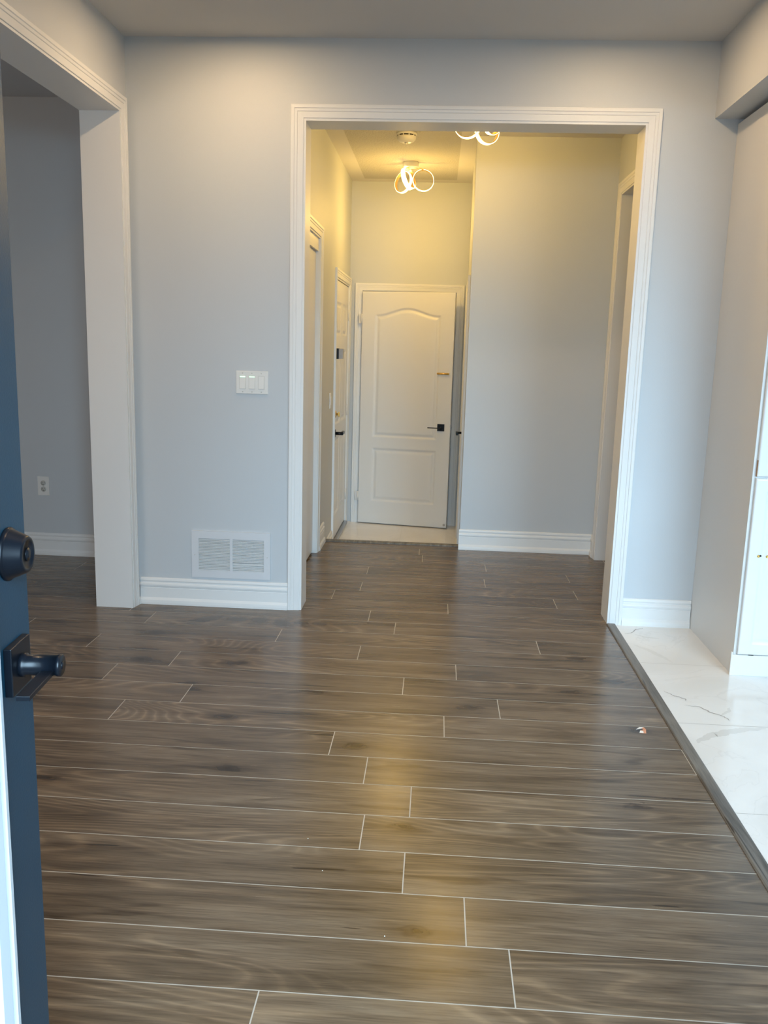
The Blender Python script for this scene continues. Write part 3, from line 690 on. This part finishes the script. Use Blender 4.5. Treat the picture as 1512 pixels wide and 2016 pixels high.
# triple light switch
sw = empty('light_switch', (-1.0135, YW, 1.283)); tag(sw, 'white triple light switch plate with two green glowing rockers on grey wall', 'light switch')
bm = bmesh.new(); box(bm, -0.089, 0.089, -0.007, 0, -0.062, 0.062, 0.003); mesh_obj('plate', bm, M['plastic'], sw)
for i, xo in enumerate((-0.0515, 0.0, 0.0515)):
    bm = bmesh.new(); w_ = 0.0165
    vs = [(-w_, -0.0072, -0.0345), (w_, -0.0072, -0.0345), (w_, -0.0072, 0.0345), (-w_, -0.0072, 0.0345)]
    fs = [(-w_+.001, -0.0125, -0.0335), (w_-.001, -0.0125, -0.0335), (w_-.001, -0.0082, 0.0335), (-w_+.001, -0.0082, 0.0335)]
    A_ = [bm.verts.new(p) for p in vs]; B_ = [bm.verts.new(p) for p in fs]
    bm.faces.new(B_)
    for k in range(4): bm.faces.new((A_[k], A_[(k+1) % 4], B_[(k+1) % 4], B_[k]))
    r_ = mesh_obj('rocker', bm, M['plastic'], sw); r_.location = (xo, 0, 0)
    if i < 2:
        bm = bmesh.new(); box(bm, -0.0145, 0.0145, -0.0098, -0.008, 0.0285, 0.0335, 0.0005); g = mesh_obj('indicator', bm, M['green'], r_); g['label'] = 'glowing green indicator bar'
    for z in (-0.0505, 0.0505):
        bm = bmesh.new(); lathe(bm, [(0, 0), (0.0032, 0), (0.0028, 0.0012), (0, 0.0016)], 16, Matrix.Translation((xo, -0.0069, z)) @ RX90); mesh_obj('screw', bm, M['plastic_shade'], sw)
    bm = bmesh.new()
    for a_, b_, c_, d_ in ((-w_-.0012, -w_, -0.036, 0.036), (w_, w_+.0012, -0.036, 0.036), (-w_, w_, -0.036, -0.0345), (-w_, w_, 0.0345, 0.036)): box(bm, xo+a_, xo+b_, -0.0073, -0.0065, c_, d_)
    mesh_obj('rocker_gap', bm, M['plastic_shade'], sw)

# wall outlet in side room
ol = empty('wall_outlet', (-2.686, 5.79, 0.486)); tag(ol, 'white duplex outlet low on the dim side-room wall', 'outlet')
bm = bmesh.new(); box(bm, -0.041, 0.041, -0.006, 0, -0.066, 0.066, 0.002); mesh_obj('plate', bm, M['plastic'], ol)
for z in (-0.021, 0.021):
    bm = bmesh.new(); lathe(bm, [(0, 0), (0.0175, 0), (0.0175, 0.003), (0, 0.003)], 28, Matrix.Translation((0, -0.0055, z)) @ RX90); r_ = mesh_obj('socket', bm, M['plastic_shade'], ol)
    bm = bmesh.new()
    for xo in (-0.0065, 0.0065): box(bm, xo-0.0011, xo+0.0011, -0.009, -0.0083, z-0.001, z+0.008)
    lathe(bm, [(0, 0), (0.0024, 0), (0.0024, 0.001), (0, 0.001)], 12, Matrix.Translation((0, -0.0083, z-0.009)) @ RX90); mesh_obj('slot', bm, M['dark'], r_)
bm = bmesh.new(); lathe(bm, [(0, 0), (0.003, 0), (0.0026, 0.0012), (0, 0.0015)], 14, Matrix.Translation((0, -0.0059, 0)) @ RX90); mesh_obj('screw', bm, M['plastic_shade'], ol)

# small switch on the hall's left wall
hs = empty('hall_switch', (XH, 6.86, 1.065), math.radians(90)); tag(hs, 'narrow white switch plate on the warm hall wall left of the landing door', 'light switch')
bm = bmesh.new(); box(bm, -0.036, 0.036, -0.006, 0, -0.060, 0.060, 0.002); mesh_obj('plate', bm, M['plastic'], hs)
bm = bmesh.new(); box(bm, -0.0165, 0.0165, -0.010, -0.005, -0.033, 0.033, 0.001); mesh_obj('rocker', bm, M['plastic'], hs)

# smoke detector
sd = empty('smoke_detector', (-0.281, 6.43, ZH)); tag(sd, 'round white smoke detector on the hall ceiling', 'smoke detector')
FL = Matrix.Rotation(PI, 4, 'X')
bm = bmesh.new(); lathe(bm, [(0, 0), (0.072, 0), (0.073, 0.010), (0.070, 0.014), (0.062, 0.014)], 40, FL); mesh_obj('base', bm, M['plastic'], sd)
bm = bmesh.new(); lathe(bm, [(0.060, 0.013), (0.060, 0.024), (0.0, 0.024)], 40, FL); mesh_obj('sensor_slots', bm, M['dark'], sd)
bm = bmesh.new(); lathe(bm, [(0.0655, 0.022), (0.067, 0.026), (0.064, 0.040), (0.050, 0.056), (0.025, 0.063), (0, 0.064)], 40, FL)
for k in range(10):
    a = 2*PI*k/10
    lathe(bm, [(0, 0.012), (0.004, 0.012), (0.004, 0.030), (0, 0.030)], 8, FL @ Matrix.Translation((0.063*math.cos(a), 0.063*math.sin(a), 0)))
mesh_obj('cover', bm, M['plastic'], sd)
bm = bmesh.new(); lathe(bm, [(0, 0.060), (0.013, 0.060), (0.013, 0.068), (0.010, 0.071), (0, 0.071)], 24, FL @ Matrix.Translation((0.0, -0.012, 0)).inverted()); mesh_obj('test_button', bm, M['plastic_shade'], sd)

# ------------------------------------------------------------------ ring ceiling lamps
def ring_mesh(bm, R, w, t, mat, mi, inner):
    """flat band ring; local axis z; band width w along z, thickness t radial"""
    n = 64; r0_, r1_ = (R-t, R) if inner else (R, R+t)
    prof = [(r0_, -w/2), (r1_, -w/2), (r1_, w/2), (r0_, w/2)]
    rows = []
    for i in range(n):
        a = 2*PI*i/n
        rows.append([bm.verts.new(mat @ V((r*math.cos(a), r*math.sin(a), z))) for r, z in prof])
    for i in range(n):
        r, s = rows[i], rows[(i+1) % n]
        for k in range(4):
            f = bm.faces.new((r[k], r[(k+1) % 4], s[(k+1) % 4], s[k])); f.material_index = mi; f.smooth = False
def ring_lamp(name, loc, label, rings, rz, power, drop):
    lp = empty(name, loc, rz); tag(lp, label, 'ceiling lamp', 'ring ceiling lamps in the hall')
    bm = bmesh.new(); lathe(bm, [(0, 0), (0.062, 0), (0.064, 0.003), (0.064, 0.036), (0.061, 0.040), (0, 0.040)], 40, FL); mesh_obj('canopy', bm, M['plastic'], lp)
    for (cx, cyy, cz, R, yaw, tilt, roll, bw) in rings:
        mt = Matrix.Translation((cx, cyy, cz)) @ Matrix.Rotation(tilt, 4, 'Y') @ Matrix.Rotation(yaw, 4, 'Z') @ Matrix.Rotation(math.radians(90)+roll, 4, 'X')
        bm = bmesh.new(); ring_mesh(bm, R, bw, 0.0035, mt, 0, True); rg = mesh_obj('ring', bm, M['gold_ring'], lp)
        bm = bmesh.new(); ring_mesh(bm, R, bw-0.003, 0.0035, mt, 0, False); mesh_obj('light_strip', bm, M['led'], rg)
    for (cx, cyy, cz, R, yaw, tilt, roll, bw) in rings:
        bm = bmesh.new(); p0, p1 = V((cx*0.25, cyy*0.4, -0.038)), V((cx, cyy, cz))+V((0, 0, R))
        dv = p1-p0; q = dv.to_track_quat('Z', 'Y').to_matrix().to_4x4()
        lathe(bm, [(0, 0), (0.0035, 0), (0.0035, dv.length), (0, dv.length)], 10, Matrix.Translation(p0) @ q)
        mesh_obj('stem', bm, M['gold_ring'], lp)
    l = bpy.data.lights.new(name+'_glow', 'POINT'); l.energy = power; l.color = (1.0, 0.615, 0.15); l.shadow_soft_size = 0.12
    lo = bpy.data.objects.new(name+'_glow', l); lo.location = (0, 0, drop); lo.parent = lp; COL.objects.link(lo)
    return lp
rad = math.radians
ring_lamp('ring_ceiling_lamp', (-0.281, 7.40, ZH), 'glowing ring ceiling lamp above the tiled landing, whole in view',
          [(0.103, 0.0, -0.137, 0.083, rad(10), 0, rad(-10), 0.020), (-0.058, 0.02, -0.150, 0.082, rad(-42), rad(14), 0, 0.026), (-0.016, -0.030, -0.128, 0.084, rad(66), rad(-18), 0, 0.040)], 0, 20, -0.42)
ring_lamp('ring_ceiling_lamp', (0.185, 5.68, ZH), 'glowing ring ceiling lamp half hidden by the top of the hall opening',
          [(0.058, 0.02, -0.145, 0.076, rad(28), rad(-6), 0, 0.030), (-0.062, -0.01, -0.115, 0.080, rad(-14), rad(8), 0, 0.028), (0.088, -0.035, -0.098, 0.078, rad(50), rad(14), 0, 0.028)], 0, 24, -0.24)

# ------------------------------------------------------------------ recessed ceiling lights in the front room
def pot(loc, label, power):
    p = empty('recessed_light', loc); tag(p, label, 'recessed light', 'recessed ceiling lights in the front room')
    bm = bmesh.new(); lathe(bm, [(0.050, 0.001), (0.070, 0.0), (0.072, 0.003), (0.068, 0.006), (0.052, 0.004), (0.050, 0.001)], 40, FL); mesh_obj('trim_ring', bm, M['plastic'], p)
    bm = bmesh.new(); lathe(bm, [(0, 0.001), (0.050, 0.001), (0.050, 0.0025), (0, 0.0025)], 40, FL); mesh_obj('lens', bm, M['pot'], p)
    l = bpy.data.lights.new('recessed_light_beam', 'AREA'); l.shape = 'DISK'; l.size = 0.10; l.energy = power; l.color = (1.0, 0.69, 0.38)
    o = bpy.data.objects.new('recessed_light_beam', l); o.location = (0, 0, -0.004); o.parent = p; COL.objects.link(o)
pot((-1.045, 4.19, ZC), 'recessed ceiling light near the back wall, left one', 11)
pot((0.790, 4.16, ZC), 'recessed ceiling light near the back wall, right one', 8.5)
pot((-1.045, 2.10, ZC), 'added recessed ceiling light out of view nearer the entrance, left one', 11)  # this unseen pair by the entrance is added to brighten the room
pot((0.790, 2.10, ZC), 'added recessed ceiling light out of view nearer the entrance, right one', 10)

# ------------------------------------------------------------------ debris on the floor
bm = bmesh.new()
def shard(pts, mi, t=0.0012):
    lo = [bm.verts.new(V(p)) for p in pts]; hi = [bm.verts.new(V(p)+V((0, 0, t))) for p in pts]
    bm.faces.new(lo[::-1]).material_index = mi; bm.faces.new(hi).material_index = mi
    for i in range(len(pts)): bm.faces.new((lo[i], lo[(i+1) % len(pts)], hi[(i+1) % len(pts)], hi[i])).material_index = mi
shard([(-0.017, 0.012, 0.001), (-0.002, 0.020, 0.008), (0.013, 0.013, 0.011), (0.005, 0.007, 0.009)], 1)
shard([(0.013, 0.013, 0.011), (0.018, -0.004, 0.010), (0.008, -0.006, 0.006), (0.005, 0.007, 0.009)], 0)
shard([(0.018, -0.004, 0.010), (0.016, -0.022, 0.001), (-0.008, -0.020, 0.001), (-0.004, -0.006, 0.006), (0.008, -0.006, 0.006)], 0)
shard([(-0.010, -0.019, 0.001), (0.006, -0.021, 0.001), (0.006, -0.010, 0.0045), (-0.006, -0.008, 0.0045)], 1, 0.0018)
o = mesh_obj('paper_scrap', bm, [M['chip_a'], M['chip_b']]); o.location = (0.875, 3.353, 0)
tag(o, 'tiny folded orange and cream scrap on the plank floor by the transition strip', 'scrap')
for i, (x, y, lb) in enumerate(((-0.344, 2.435, 'farthest of the tiny white specks on the plank floor'), (-0.278, 2.274, 'middle one of the tiny white specks on the plank floor'), (-0.081, 2.007, 'nearest of the tiny white specks on the plank floor'))):
    bm = bmesh.new(); bmesh.ops.create_icosphere(bm, subdivisions=2, radius=0.0016)
    for v in bm.verts: v.co.x *= random.uniform(0.8, 1.2); v.co.z *= 0.7
    o = mesh_obj('white_speck', bm, M['speck'], smooth=True); o.location = (x, y, 0.0011); tag(o, lb, 'speck', 'white specks on the floor')
